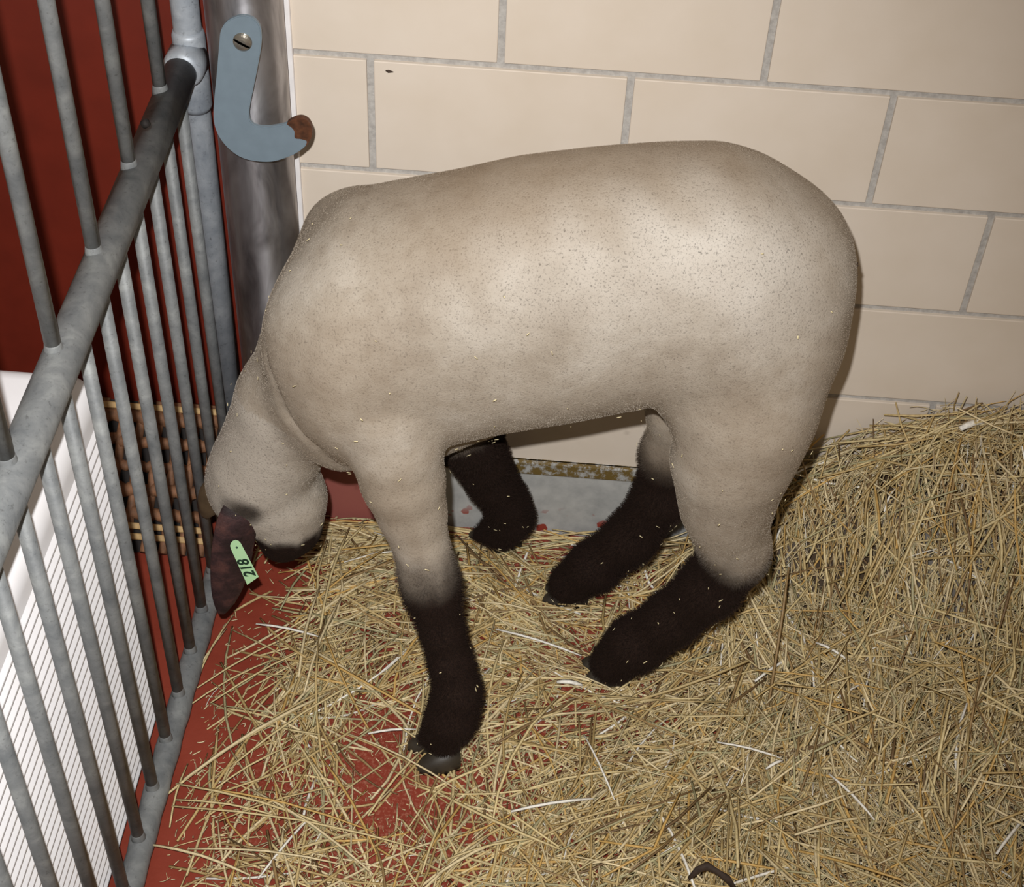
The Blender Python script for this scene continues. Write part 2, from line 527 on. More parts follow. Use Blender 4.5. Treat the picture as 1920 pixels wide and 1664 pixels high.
def smax_cut(sl, d, k):
    a = FLD[sl]; d = -d
    h = np.maximum(k - np.abs(a - d), 0) / k
    FLD[sl] = np.maximum(a, d) + h * h * k * 0.25


def cone(a, ra, b, rb, k=0.03, sy=1.0):
    """Round cone from a to b; sy > 1 squashes it across the animal (y)."""
    a, b = np.asarray(a), np.asarray(b); R_ = max(ra, rb) + k + 0.02
    sl, (X, Y, Z) = sub(np.minimum(a, b) - R_, np.maximum(a, b) + R_)
    ba = b - a; ba_ = ba * np.array([1, sy, 1]); L2 = float(ba_ @ ba_)
    px, py, pz = X - a[0], (Y - a[1]) * sy, Z - a[2]
    t = np.clip((px * ba_[0] + py * ba_[1] + pz * ba_[2]) / L2, 0, 1)
    d = np.sqrt((px - t * ba_[0]) ** 2 + (py - t * ba_[1]) ** 2 + (pz - t * ba_[2]) ** 2) - (ra + (rb - ra) * t)
    smin(sl, d, k)


def chain(pts, k=0.03, sy=1.0):
    q = [P(*p) for p in pts]
    for (a, ra), (b, rb) in zip(q, q[1:]): cone(a, ra, b, rb, k, sy)
    return q


def ball(px, py, r, y, k=0.04, sx=1, sy=1, sz=1):
    c, rad = P(px, py, r, y)
    R_ = rad / min(sx, sy, sz) + k + 0.02
    sl, (X, Y, Z) = sub(c - R_, c + R_)
    d = np.sqrt(((X - c[0]) * sx) ** 2 + ((Y - c[1]) * sy) ** 2 + ((Z - c[2]) * sz) ** 2) - rad
    smin(sl, d, k)


# torso: stations of (px, py, apparent half height, mid depth)
TS = [(498, 640, 0), (520, 630, 95), (560, 618, 160), (600, 614, 205), (650, 620, 252), (750, 606, 257), (850, 583, 252), (950, 560, 252), (1100, 539, 249), (1220, 522, 241),
      (1330, 530, 250), (1400, 547, 246), (1500, 563, 205), (1560, 560, 150), (1588, 555, 90), (1600, 550, 0)]


def mid_y(px): return -0.262 + 0.027 * (px - 550) / 1000


st = []
for px, py, r in TS:
    p = at(px, py, mid_y(px)); st.append((p[0], p[1], p[2], (r / ppm(p)) ** 2))
st = np.array(st)
sx_ = np.linspace(st[0, 0], st[-1, 0], 400)
ker = np.exp(-0.5 * (np.arange(-18, 19) / 7.0) ** 2); ker /= ker.sum()
sm = lambda v: np.convolve(np.pad(v, 18, mode='reflect', reflect_type='odd'), ker, 'valid')
cy_, cz_ = sm(np.interp(sx_, st[:, 0], st[:, 1])), sm(np.interp(sx_, st[:, 0], st[:, 2]))
r2_ = sm(np.interp(sx_, st[:, 0], st[:, 3])); r_ = np.sqrt(np.maximum(r2_, 1e-6))
sl, (X, Y, Z) = sub(LO, HI)
xx = X.ravel()
cy, cz, rr = (np.interp(xx, sx_, v).astype(np.float32)[:, None, None] for v in (cy_, cz_, r_))
hh, bb = rr * 1.075, rr * 0.865
E_ = 2.25
kk = ((np.abs(Y - cy) / bb) ** E_ + (np.abs(Z - cz) / hh) ** E_) ** (1 / E_)
out = np.maximum(np.maximum(sx_[0] - xx, xx - sx_[-1]), 0)[:, None, None]
d = (kk - 1) * np.minimum(hh, bb) + out
FLD[sl] = d.astype(np.float32)

# shoulder, brisket, rump and thigh masses
ball(655, 650, 158, -0.315, 0.05, 1, 1.25, 1)
ball(600, 740, 105, -0.275, 0.05)
ball(655, 446, 88, -0.185, 0.03)
chain([(650, 770, 110, -.262), (790, 788, 68, -.255), (900, 762, 64, -.25)], 0.03)
# near hind leg
chain([(1432, 640, 142, -0.27), (1398, 775, 116, -0.305), (1370, 870, 95, -0.318), (1362, 950, 70, -0.320), (1372, 1010, 62, -0.318)], 0.045)
NH = chain([(1372, 1010, 60, -0.318), (1380, 1038, 56, -0.316), (1332, 1100, 55, -0.308), (1260, 1160, 48, -0.300), (1192, 1207, 49, -0.294), (1150, 1240, 42, -0.291)], 0.02)
ball(1403, 1018, 34, -0.316, 0.02)
# far hind leg
chain([(1330, 640, 120, -0.19), (1285, 760, 66, -0.165), (1252, 850, 44, -0.158), (1238, 930, 46, -0.152)], 0.03)
FH = chain([(1238, 930, 48, -0.152), (1182, 1010, 46, -0.15), (1114, 1062, 45, -0.146), (1066, 1095, 38, -0.143)], 0.02)
ball(1264, 930, 34, -0.153, 0.02)
# near fore leg
chain([(680, 735, 118, -0.325), (730, 800, 84, -0.352)], 0.03)
chain([(728, 780, 90, -0.358), (742, 840, 87, -0.366), (755, 900, 79, -0.374), (772, 960, 65, -0.382), (790, 1025, 52, -0.395), (802, 1080, 49, -0.405)], 0.008)
NF = chain([(803, 1080, 50, -0.405), (812, 1115, 46, -0.410), (828, 1180, 37, -0.420), (845, 1240, 37, -0.430), (858, 1298, 41, -0.442), (848, 1345, 43, -0.450), (834, 1384, 33, -0.455)], 0.02)
cone(*P(840, 1345, 34, -0.452), *P(803, 1384, 20, -0.446), 0.014)
# far fore leg
chain([(800, 720, 120, -0.20), (876, 815, 60, -0.165), (902, 862, 47, -0.135), (920, 900, 44, -0.115)], 0.02)
FF = chain([(922, 900, 45, -0.115), (948, 940, 41, -0.098), (958, 970, 41, -0.086), (938, 994, 33, -0.078), (900, 1003, 16, -0.072)], 0.014)
# neck and head
chain([(690, 580, 140, -0.258), (608, 650, 112, -0.256), (548, 752, 103, -0.254), (500, 862, 98, -0.252)], 0.014)
chain([(480, 890, 84, -0.255), (535, 935, 72, -0.255), (540, 985, 58, -0.258), (528, 1015, 40, -0.262)], 0.022)
ball(465, 935, 62, -0.262, 0.03)
ball(450, 895, 55, -0.240, 0.03)


def skin_point(px, py):
    """First point of the body met along a line of sight."""
    d_ = MROT @ np.array([(px - 960) / FPX, -(py - 832) / FPX, -1.0]); d_ /= np.linalg.norm(d_)
    for q in np.arange(1.0, 2.6, .002):
        p_ = CAM + d_ * q; g_ = np.round((p_ - LO) / RES).astype(int)
        if np.all((g_ >= 0) & (g_ < NG)) and FLD[tuple(g_)] < 0: return p_
    return None


def fold(path, rad, k):
    """A skin fold: a shallow groove pressed into the surface along path."""
    q = [p_ for p_ in (skin_point(*c_) for c_ in path) if p_ is not None]
    for a, b_ in zip(q, q[1:]):
        R_ = rad + k + .02
        sl, (X, Y, Z) = sub(np.minimum(a, b_) - R_, np.maximum(a, b_) + R_)
        ba = b_ - a
        tt = np.clip(((X - a[0]) * ba[0] + (Y - a[1]) * ba[1] + (Z - a[2]) * ba[2]) / (ba @ ba + 1e-9), 0, 1)
        smax_cut(sl, np.sqrt((X - a[0] - tt * ba[0]) ** 2 + (Y - a[1] - tt * ba[1]) ** 2 + (Z - a[2] - tt * ba[2]) ** 2) - rad, k)


fold([(492, 650), (505, 712), (540, 786), (590, 842), (640, 882)], .0045, .012)
fold([(1214, 768), (1240, 790), (1258, 830)], .004, .012)


def surface_nets(F):
    n = np.array(F.shape) - 1
    ins = F < 0
    acc = np.zeros(tuple(n) + (3,), np.float32); cnt = np.zeros(tuple(n), np.float32)
    cor = [(i, j, k) for i in (0, 1) for j in (0, 1) for k in (0, 1)]
    view = lambda A, c: A[c[0]:c[0] + n[0], c[1]:c[1] + n[1], c[2]:c[2] + n[2]]
    for c in cor:
        for ax in range(3):
            if c[ax]: continue
            e = list(c); e[ax] = 1
            fa, fb = view(F, c), view(F, e)
            cr = view(ins, c) != view(ins, e)
            t = np.where(cr, fa / np.where(cr, fa - fb, 1), 0)
            for a2 in range(3):
                acc[..., a2] += np.where(cr, c[a2] + (t if a2 == ax else 0), 0)
            cnt += cr
    act = cnt > 0
    idx = np.full(tuple(n), -1, np.int64); idx[act] = np.arange(act.sum())
    ijk = np.argwhere(act)
    V = LO + RES * (ijk + acc[act] / cnt[act][:, None])
    Q = []
    for ax in range(3):
        u, v = (ax + 1) % 3, (ax + 2) % 3
        sa = [slice(1, n[i]) for i in range(3)]; sa[ax] = slice(0, n[ax])
        sb = list(sa); sb[ax] = slice(1, n[ax] + 1)
        A, B = ins[tuple(sa)], ins[tuple(sb)]
        e = np.argwhere(A != B); flip = A[tuple(e.T)]
        e = e + np.array([1 if i != ax else 0 for i in range(3)])
        du, dv = np.eye(3, dtype=int)[u], np.eye(3, dtype=int)[v]
        g = lambda o: idx[tuple((e - o).T)]
        q = np.stack([g(0 * du), g(du), g(du + dv), g(dv)], 1)
        q[~flip] = q[~flip][:, ::-1]; Q.append(q)
    return V, np.concatenate(Q)


V, Q = surface_nets(FLD)
for _ in range(3):                                  # relax the lattice
    s = np.zeros_like(V); c = np.zeros(len(V))
    for a, b in ((0, 1), (1, 2), (2, 3), (3, 0)):
        np.add.at(s, Q[:, a], V[Q[:, b]]); np.add.at(c, Q[:, a], 1)
        np.add.at(s, Q[:, b], V[Q[:, a]]); np.add.at(c, Q[:, b], 1)
    V = V * 0.45 + 0.55 * s / np.maximum(c, 1)[:, None]


def np_mesh(name, V, Fc):
    me = bpy.data.meshes.new(name)
    k = Fc.shape[1]
    me.vertices.add(len(V)); me.vertices.foreach_set('co', np.asarray(V, np.float32).ravel())
    me.loops.add(Fc.size); me.loops.foreach_set('vertex_index', Fc.ravel().astype(np.int32))
    me.polygons.add(len(Fc)); me.polygons.foreach_set('loop_start', np.arange(0, Fc.size, k, dtype=np.int32))
    me.update(calc_edges=True); me.validate()
    me.polygons.foreach_set('use_smooth', np.ones(len(me.polygons), bool))
    return me


def sstep(a, b, x):
    t = np.clip((x - a) / (b - a), 0, 1); return t * t * (3 - 2 * t)


def vnoise(p, f, seed=0):
    r = np.random.default_rng(seed); o = 0
    for i in range(7):
        k = r.normal(size=3) * f; o = o + np.sin(p @ k + r.uniform(0, 6.28))
    return o / 4.0


def near_chain(p, q, pad):
    best = np.full(len(p), 9.0)
    for (a, ra), (b, rb) in zip(q, q[1:]):
        ba = b - a; t = np.clip(((p - a) @ ba) / (ba @ ba), 0, 1)
        best = np.minimum(best, np.linalg.norm(p - a - t[:, None] * ba, axis=1) - (ra + (rb - ra) * t))
    return best < pad


nz = vnoise(V, 60, 1) * 0.010 + vnoise(V, 170, 2) * 0.005
drk = np.zeros(len(V))
zz = V[:, 2] + nz
zt = lambda px, py, y: at(px, py, y)[2]
# fore and hind legs: dark below knee and hock, each at its own height
m = (V[:, 0] < 0.13) & (V[:, 0] > -0.15) & (V[:, 1] < -0.30); drk[m] = np.maximum(drk, sstep(zt(800, 1000, -.40), zt(803, 1095, -.405), zz))[m]
m = (V[:, 0] > 0.13) & (V[:, 1] < -0.235); drk[m] = np.maximum(drk, sstep(zt(1370, 985, -.318), zt(1370, 1060, -.316), zz + 0.25 * (V[:, 0] - at(1370, 1000, -.318)[0])))[m]
m = (V[:, 0] > 0.13) & (V[:, 1] >= -0.235); drk[m] = np.maximum(drk, sstep(zt(1240, 780, -.16), zt(1240, 880, -.155), zz))[m]
m = (V[:, 0] > -0.16) & (V[:, 0] < 0.13) & (V[:, 1] >= -0.235); drk[m] = np.maximum(drk, sstep(zt(890, 715, -.16), zt(905, 780, -.14), zz))[m]
# muzzle
m = (V[:, 0] < -0.16) & (V[:, 1] > -0.36); drk[m] = np.maximum(drk, sstep(zt(530, 1008, -.30), zt(530, 1030, -.30), zz - 0.12 * (V[:, 0] - at(520, 1000, -.26)[0])))[m]
eb = at(462, 942, -.30); de = np.linalg.norm((V - eb) * np.array([1, 0.8, 1]), axis=1)
drk = np.maximum(drk, 0.9 * sstep(0.036, 0.014, de + nz * .4))
brn = sstep(-.30, -.16, V[:, 0]) * np.clip(0.32 + 0.5 * vnoise(V, 9, 5) + 0.75 * sstep(0.72, 0.85, V[:, 2]) - 0.2, 0, 1)  # browner in blotches and along the top of the back

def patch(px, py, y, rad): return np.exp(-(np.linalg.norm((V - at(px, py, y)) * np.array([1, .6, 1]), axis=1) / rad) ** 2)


lit_pale = np.clip((.8 * patch(1300, 480, -.38, .08) + .75 * patch(1480, 510, -.32, .08) + .5 * patch(1120, 500, -.4, .10) + .4 * patch(900, 560, -.41, .08)) * (1.0 + .55 * vnoise(V, 34, 8)), 0, 1)  # paler fleece plus the flash hot spot, painted on flank and rump
lit_pale = np.maximum(lit_pale, .7 * sstep(-.20, -.26, V[:, 0]) * (V[:, 2] < .5))
brn = np.clip(brn + .75 * patch(900, 395, -.33, .11) - .6 * lit_pale, 0, 1)
sheep = empty('sheep', (0.10, -0.26, 0)); tag(sheep, 'shorn cream sheep with dark brown legs lowering its head beside the gate', 'sheep')
bme = np_mesh('body', V - np.array(sheep.location), Q)
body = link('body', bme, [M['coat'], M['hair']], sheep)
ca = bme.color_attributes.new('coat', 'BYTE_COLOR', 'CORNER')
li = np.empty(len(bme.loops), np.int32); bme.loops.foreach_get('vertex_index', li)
lin = np.ones((len(li), 4), np.float32); lin[:, 0] = drk[li]; lin[:, 1] = brn[li]; lin[:, 2] = lit_pale[li]
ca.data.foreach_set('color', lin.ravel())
vg = body.vertex_groups.new(name='length')
lev = np.round((0.11 + 0.51 * drk * (V[:, 0] > -0.16)) * 50).astype(int)
for L_ in range(0, 51):
    ids = np.nonzero(lev == L_)[0]
    if len(ids): vg.add(ids.tolist(), L_ / 50, 'REPLACE')
mod = body.modifiers.new('wool', 'PARTICLE_SYSTEM'); ps = body.particle_systems[0]; s = ps.settings
s.type = 'HAIR'; s.count = 26000; s.hair_length = 0.0085; s.hair_step = 2; s.render_step = 2
s.use_advanced_hair = True; s.brownian_factor = 0.0; s.factor_random = 0.0
s.normal_factor = 0.0; s.tangent_factor = 0.0
s.emit_from = 'FACE'; s.use_emit_random = True; s.use_even_distribution = True
s.child_type = 'INTERPOLATED'; s.rendered_child_count = 9; s.child_percent = 1
s.roughness_2 = 0.0025; s.roughness_2_size = 1.0; s.roughness_endpoint = 0.001; s.child_length = 1.0
s.root_radius = 0.45; s.tip_radius = 0.12; s.radius_scale = 0.001; s.shape = 0.0
s.material = 2
ps.vertex_group_length = 'length'
s.hair_length = 0.0085


# hooves: two claws on every foot
def hoof(claws):
    """Cloven hoof: pointed claws, each (toe, heel, half width, height), lying on the floor."""
    bm = bmesh.new()
    for toe, heel, wid, hgt in claws:
        toe, heel = Vector(toe), Vector(heel)
        f = (toe - heel); ln = f.length; f.normalize(); sd = Vector((0, 0, 1)).cross(f).normalized(); up = f.cross(sd)
        prof = []
        for t, wv, hv in ((0.0, 0.75, 1.0), (0.3, 1.0, 1.0), (0.6, 0.95, 0.82), (0.85, 0.66, 0.50), (0.96, 0.34, 0.24), (1.0, 0.12, 0.06)):
            c = heel + f * (ln * t); W_, H_ = wid * wv, hgt * hv
            prof.append([bm.verts.new(c + sd * (W_ * a) + up * (H_ * b_)) for a, b_ in ((-1, 0), (1, 0), (1.0, .45), (.72, .85), (0, 1), (-.72, .85), (-1.0, .45))])
        for r0, r1 in zip(prof, prof[1:]):
            for k in range(7): bm.faces.new((r0[k], r0[(k + 1) % 7], r1[(k + 1) % 7], r1[k]))
        bm.faces.new(prof[0][::-1]); bm.faces.new(prof[-1])
    bmesh.ops.recalc_face_normals(bm, faces=bm.faces)
    bmesh.ops.translate(bm, verts=bm.verts, vec=-Vector(sheep.location))
    return from_bm('hoof', bm, M['hoof'], sheep)


fl = lambda px, py, z=0.003: ray_to(px, py, 2, z)
hoof([(fl(780, 1444), fl(860, 1430), 0.017, 0.034), (fl(762, 1402), fl(845, 1398), 0.016, 0.032)])
hoof([(fl(1094, 1272), fl(1180, 1280), 0.016, 0.024), (fl(1084, 1248), fl(1165, 1252), 0.015, 0.024)])
hoof([(fl(1014, 1128), fl(1100, 1128), 0.016, 0.030), (fl(1016, 1108), fl(1095, 1106), 0.014, 0.028)])
hoof([(fl(908, 1032), fl(975, 1022), 0.015, 0.024), (fl(876, 1008), fl(950, 1004), 0.014, 0.026)])


# ears
def leaf(name, axis, side_w, nrm, cup, mat, thick=0.004):
    """Leaf-shaped ear: axis points, half widths, outward normal."""
    axis = [Vector(a) for a in axis]; bm = bmesh.new(); nu, nv = len(axis), 9
    fr, bk = [], []
    for i, a in enumerate(axis):
        t = (axis[min(i + 1, nu - 1)] - axis[max(i - 1, 0)]).normalized()
        nn = Vector(nrm[i] if isinstance(nrm, list) else nrm); nn = (nn - t * nn.dot(t)).normalized(); sd = t.cross(nn)
        r0, r1 = [], []
        for j in range(nv):
            q = -1 + 2 * j / (nv - 1)
            p = a + sd * q * side_w[i] - nn * cup[i] * q * q
            e = thick * (0.25 + 0.75 * math.sqrt(max(0, 1 - q * q))) * (1.0 if i < nu - 1 else 0.3)
            r0.append(bm.verts.new(p + nn * e)); r1.append(bm.verts.new(p - nn * e))
        fr.append(r0); bk.append(r1)
    for g, fl_ in ((fr, False), (bk, True)):
        for i in range(nu - 1):
            for j in range(nv - 1):
                q = (g[i][j], g[i][j + 1], g[i + 1][j + 1], g[i + 1][j]); bm.faces.new(q[::-1] if fl_ else q)
    for i in range(nu - 1):
        for j in (0, nv - 1): bm.faces.new((fr[i][j], fr[i + 1][j], bk[i + 1][j], bk[i][j]))
    for i in (0, nu - 1):
        for j in range(nv - 1): bm.faces.new((fr[i][j], fr[i][j + 1], bk[i][j + 1], bk[i][j]))
    bmesh.ops.recalc_face_normals(bm, faces=bm.faces)
    bmesh.ops.translate(bm, verts=bm.verts, vec=-Vector(sheep.location))
    o = from_bm(name, bm, mat, sheep)
    sub_ = o.modifiers.new('smooth', 'SUBSURF'); sub_.levels = 1; sub_.render_levels = 2
    return o


view = Vector(CAM) - Vector(at(440, 1040, -.33)); view.normalize()
EA = [(468, 926, -.284), (459, 948, -.306), (446, 985, -.320), (439, 1025, -.325), (434, 1068, -.328), (427, 1110, -.330), (420, 1138, -.331), (415, 1153, -.331)]
ew = [0.010, 0.0255, 0.0285, 0.029, 0.0285, 0.0225, 0.0135, 0.004]
near_ear = leaf('ear', [at(*p) for p in EA], ew, (view + Vector((0.25, 0, 0))), [0.004, 0.006, 0.007, 0.006, 0.005, 0.003, 0.002, 0], M['ear'])
near_ear['label'] = 'dark hanging near ear with the tag'
EB = [(428, 905, -.22), (408, 918, -.205), (396, 935, -.20), (388, 955, -.195), (383, 972, -.192)]
leaf('ear', [at(*p) for p in EB], [0.014, 0.022, 0.024, 0.018, 0.004], Vector((0.1, -0.7, 0.7)), [0.004, 0.006, 0.006, 0.004, 0], M['ear_far'])
# ear tag with its number
tg = [(433, 1030), (431.5, 1024), (433, 1018.5), (437, 1014.5), (442, 1013), (447, 1014.5), (451, 1018.5), (454, 1024), (485, 1082), (463.5, 1097)]
def ear_pt(px, py, off=0.0):
    return Vector(at(px, py, -.337)) + view * off
bm = bmesh.new()
fr = [bm.verts.new(ear_pt(px, py, 0.004)) for px, py in tg]; bk = [bm.verts.new(v.co - view * 0.002) for v in fr]
n = len(fr); bm.faces.new(fr); bm.faces.new(bk[::-1])
for i in range(n): bm.faces.new((fr[i], fr[(i + 1) % n], bk[(i + 1) % n], bk[i]))
bmesh.ops.recalc_face_normals(bm, faces=bm.faces); bmesh.ops.translate(bm, verts=bm.verts, vec=-Vector(sheep.location))
tago = from_bm('ear_tag', bm, M['tag'], near_ear, smooth=False); tago['label'] = 'pale green ear tag reading 218'
bm = bmesh.new(); c0 = ear_pt(444, 1027, 0.004) - Vector(sheep.location); tube(bm, [c0 - view * .001, c0 + view * 0.0012], 0.0016, 12)
from_bm('tag_rivet', bm, M['ink'], near_ear)
cu = bpy.data.curves.new('tag_number', 'FONT'); cu.body = '218'; cu.align_x = 'CENTER'; cu.align_y = 'CENTER'; cu.size = 0.0220; cu.extrude = 0.0003; cu.offset = 0.0005; cu.space_character = 1.05
to = bpy.data.objects.new('tag_number_source', cu); COL.objects.link(to)
dg = bpy.context.evaluated_depsgraph_get(); tme = bpy.data.meshes.new_from_object(to.evaluated_get(dg)); bpy.data.objects.remove(to)
a_, b_ = ear_pt(474, 1090, 0.0), ear_pt(442, 1028, 0.0)
tx = (b_ - a_).normalized(); tz = Vector((0, -1, 0)); ty = tz.cross(tx)
mt = Matrix((tx, ty, tz)).transposed().to_4x4(); mt.translation = (ear_pt(462.5, 1065, 0.0046)) - Vector(sheep.location)
tme.transform(mt)
link('tag_number', tme, M['ink'], near_ear)
for px, y in ((470, -.302), (470, -.215)):          # eyes, on either side of the face
    bm = bmesh.new(); bmesh.ops.create_uvsphere(bm, u_segments=16, v_segments=10, radius=0.011)
    bmesh.ops.translate(bm, verts=bm.verts, vec=Vector(at(px, 985, -.26) * np.array([1, 0, 1]) + np.array([0, y + 0.002, 0])) - Vector(sheep.location))
    from_bm('eye', bm, M['eye'], sheep)
# ------------------------------------------------------------------ straw
def fl2(px, py, z=0.0): return ray_to(px, py, 2, z)[:2]


HP = [(.36, 0, .06), (.40, 0, .12), (.43, 0, .16), (.47, 0, .215), (.51, 0, .250), (.57, 0, .285), (.64, 0, .325), (.76, 0, .34), (.95, 0, .36), (1.3, 0, .36), (.31, 0, .02), (.25, 0, .004), (0, 0, .004), (-.2, 0, .01),
      (.75, -.42, .15), (.95, -.42, .20), (1.2, -.4, .25), (.8, -.75, .11), (1.1, -.8, .15), (.45, -.2, .075), (.38, -.32, .03), (.55, -.35, .085), (.55, -.6, .07), (.35, -.6, .035), (.30, -.45, .018), (.3, -.8, .05), (.1, -.8, .03),
      (.1, -.6, .008), (0, -.5, .004), (-.1, -.4, .004), (-.2, -.3, .018), (-.2, -.15, .018), (-.25, -.6, .012), (-.3, -.78, .012), (-.42, -.5, .003), (-.35, -.25, .003), (.1, -.2, .006), (.2, -.3, .006), (.25, -.15, .01), (-.1, -.75, .006),
      (.0, -1.0, .03), (.5, -1.0, .08), (1.0, -1.0, .12), (-.3, -1.0, .02)]
HP = np.array(HP)


def shep(xy, pts, p=4.0):
    d = np.linalg.norm(xy[:, None, :] - pts[None, :, :2], axis=2) + 1e-4
    w_ = d ** -p; return (w_ * pts[:, 2]).sum(1) / w_.sum(1)


DPX = [(540, 1130, .02), (560, 1080, .03), (500, 1200, .06), (440, 1260, .10), (400, 1400, .10), (330, 1600, .12), (310, 1450, .18), (800, 1480, .16), (720, 1440, .10), (760, 1530, .14), (690, 1400, .16), (870, 1520, .3), (700, 1260, .4), (740, 1190, .5), (1000, 1370, .45), (1110, 1370, .4), (1010, 1045, .5),
       (1150, 1160, .5), (1080, 1150, .5), (640, 960, 1), (700, 960, 1), (760, 1000, 1), (640, 990, 1), (640, 1060, 1), (640, 1140, 1), (620, 1220, 1), (590, 1300, .9), (570, 1390, .7), (480, 1330, .2), (440, 1360, .12), (450, 1440, .25), (380, 1500, .25), (450, 1530, .32), (560, 1520, .4), (640, 1480, .35), (700, 1570, .25), (400, 1620, .3), (600, 1610, .6), (740, 1620, .4), (850, 1600, .4), (900, 1500, .35), (900, 1180, .85), (920, 1280, .85), (950, 1120, .85), (870, 1000, .9), (900, 1060, .85), (1060, 1460, .9), (1200, 1330, .85), (1300, 1300, 1),
       (1300, 1500, 1), (1300, 1640, 1), (1000, 1620, .95), (950, 1450, .6), (880, 1010, .6), (1250, 1020, .9), (1250, 1150, .8), (1350, 1180, 1), (1500, 1200, 1), (1700, 1100, 1), (1800, 1500, 1), (1500, 1600, 1), (1450, 950, 1), (1700, 850, 1)]
DP = np.array([(*fl2(a, b), c) for a, b, c in DPX] + [(-.48, -.3, .03), (-.5, -.6, .03), (-.46, -.9, .1), (.3, -1.1, 1), (1, -1.1, 1), (-.2, -1.1, .8)])


def inside_body(p):
    """Distance-field value of the sheep at points p (negative inside)."""
    g = np.round((p - LO) / RES).astype(int); ok = np.all((g >= 0) & (g < NG), axis=1)
    o = np.full(len(p), 1.0); gg = g[ok]; o[ok] = FLD[gg[:, 0], gg[:, 1], gg[:, 2]]; return o


PAL = np.array([srgb(214, 194, 144)[:3], srgb(200, 176, 124)[:3], srgb(224, 206, 164)[:3], srgb(184, 158, 106)[:3], srgb(158, 130, 88)[:3], srgb(176, 168, 128)[:3], srgb(246, 242, 232)[:3], srgb(126, 100, 68)[:3], srgb(206, 168, 100)[:3]])
PW = np.array([.22, .2, .17, .13, .08, .07, .018, .04, .075])

SV, SF, SCOL = [], [], []
nvert = 0


def strands(c, ang, tilt, ln, wid, bend, tint, flat):
    """Batch of slightly bent, hollow-looking stalks: 4-sided, 5 rings."""
    global nvert
    N = len(c); K = 5
    dr = np.stack([np.cos(ang) * np.cos(tilt), np.sin(ang) * np.cos(tilt), np.sin(tilt)], 1)
    sd = np.stack([-np.sin(ang), np.cos(ang), 0 * ang], 1); up = np.cross(dr, sd)
    t = np.linspace(-.5, .5, K)
    ctr = c[:, None, :] + dr[:, None, :] * (ln[:, None] * t)[..., None] + sd[:, None, :] * (bend[:, 0:1] * (t ** 2 - .08) * ln[:, None])[..., None] + up[:, None, :] * (bend[:, 1:2] * (t ** 2 - .08) * ln[:, None])[..., None]
    return ctr, sd, up


def emit(ctr, sd, up, wid, flat, tint):
    global nvert
    N, K = ctr.shape[:2]
    taper = np.array([.75, 1, 1, 1, .6])[None, :, None]
    a = sd[:, None, :] * (wid * .5)[:, None, None] * taper; b = up[:, None, :] * (wid * .5 * flat)[:, None, None] * taper
    rings = np.stack([ctr + a, ctr + b, ctr - a, ctr - b], 2)     # N,K,4,3
    v = rings.reshape(-1, 3); base = nvert + (np.arange(N) * K * 4)[:, None, None]
    k = np.arange(K - 1)[None, :, None] * 4; j = np.arange(4)[None, None, :]; j2 = (j + 1) % 4
    f = np.stack([base + k + j, base + k + j2, base + k + 4 + j2, base + k + 4 + j], -1).reshape(-1, 4)
    e0 = np.stack([base[:, 0, 0] + q for q in (3, 2, 1, 0)], 1); e1 = np.stack([base[:, 0, 0] + (K - 1) * 4 + q for q in (0, 1, 2, 3)], 1)
    SV.append(v); SF.append(f); SF.append(e0); SF.append(e1); SCOL.append(np.repeat(tint, K * 4, axis=0)); nvert += len(v)


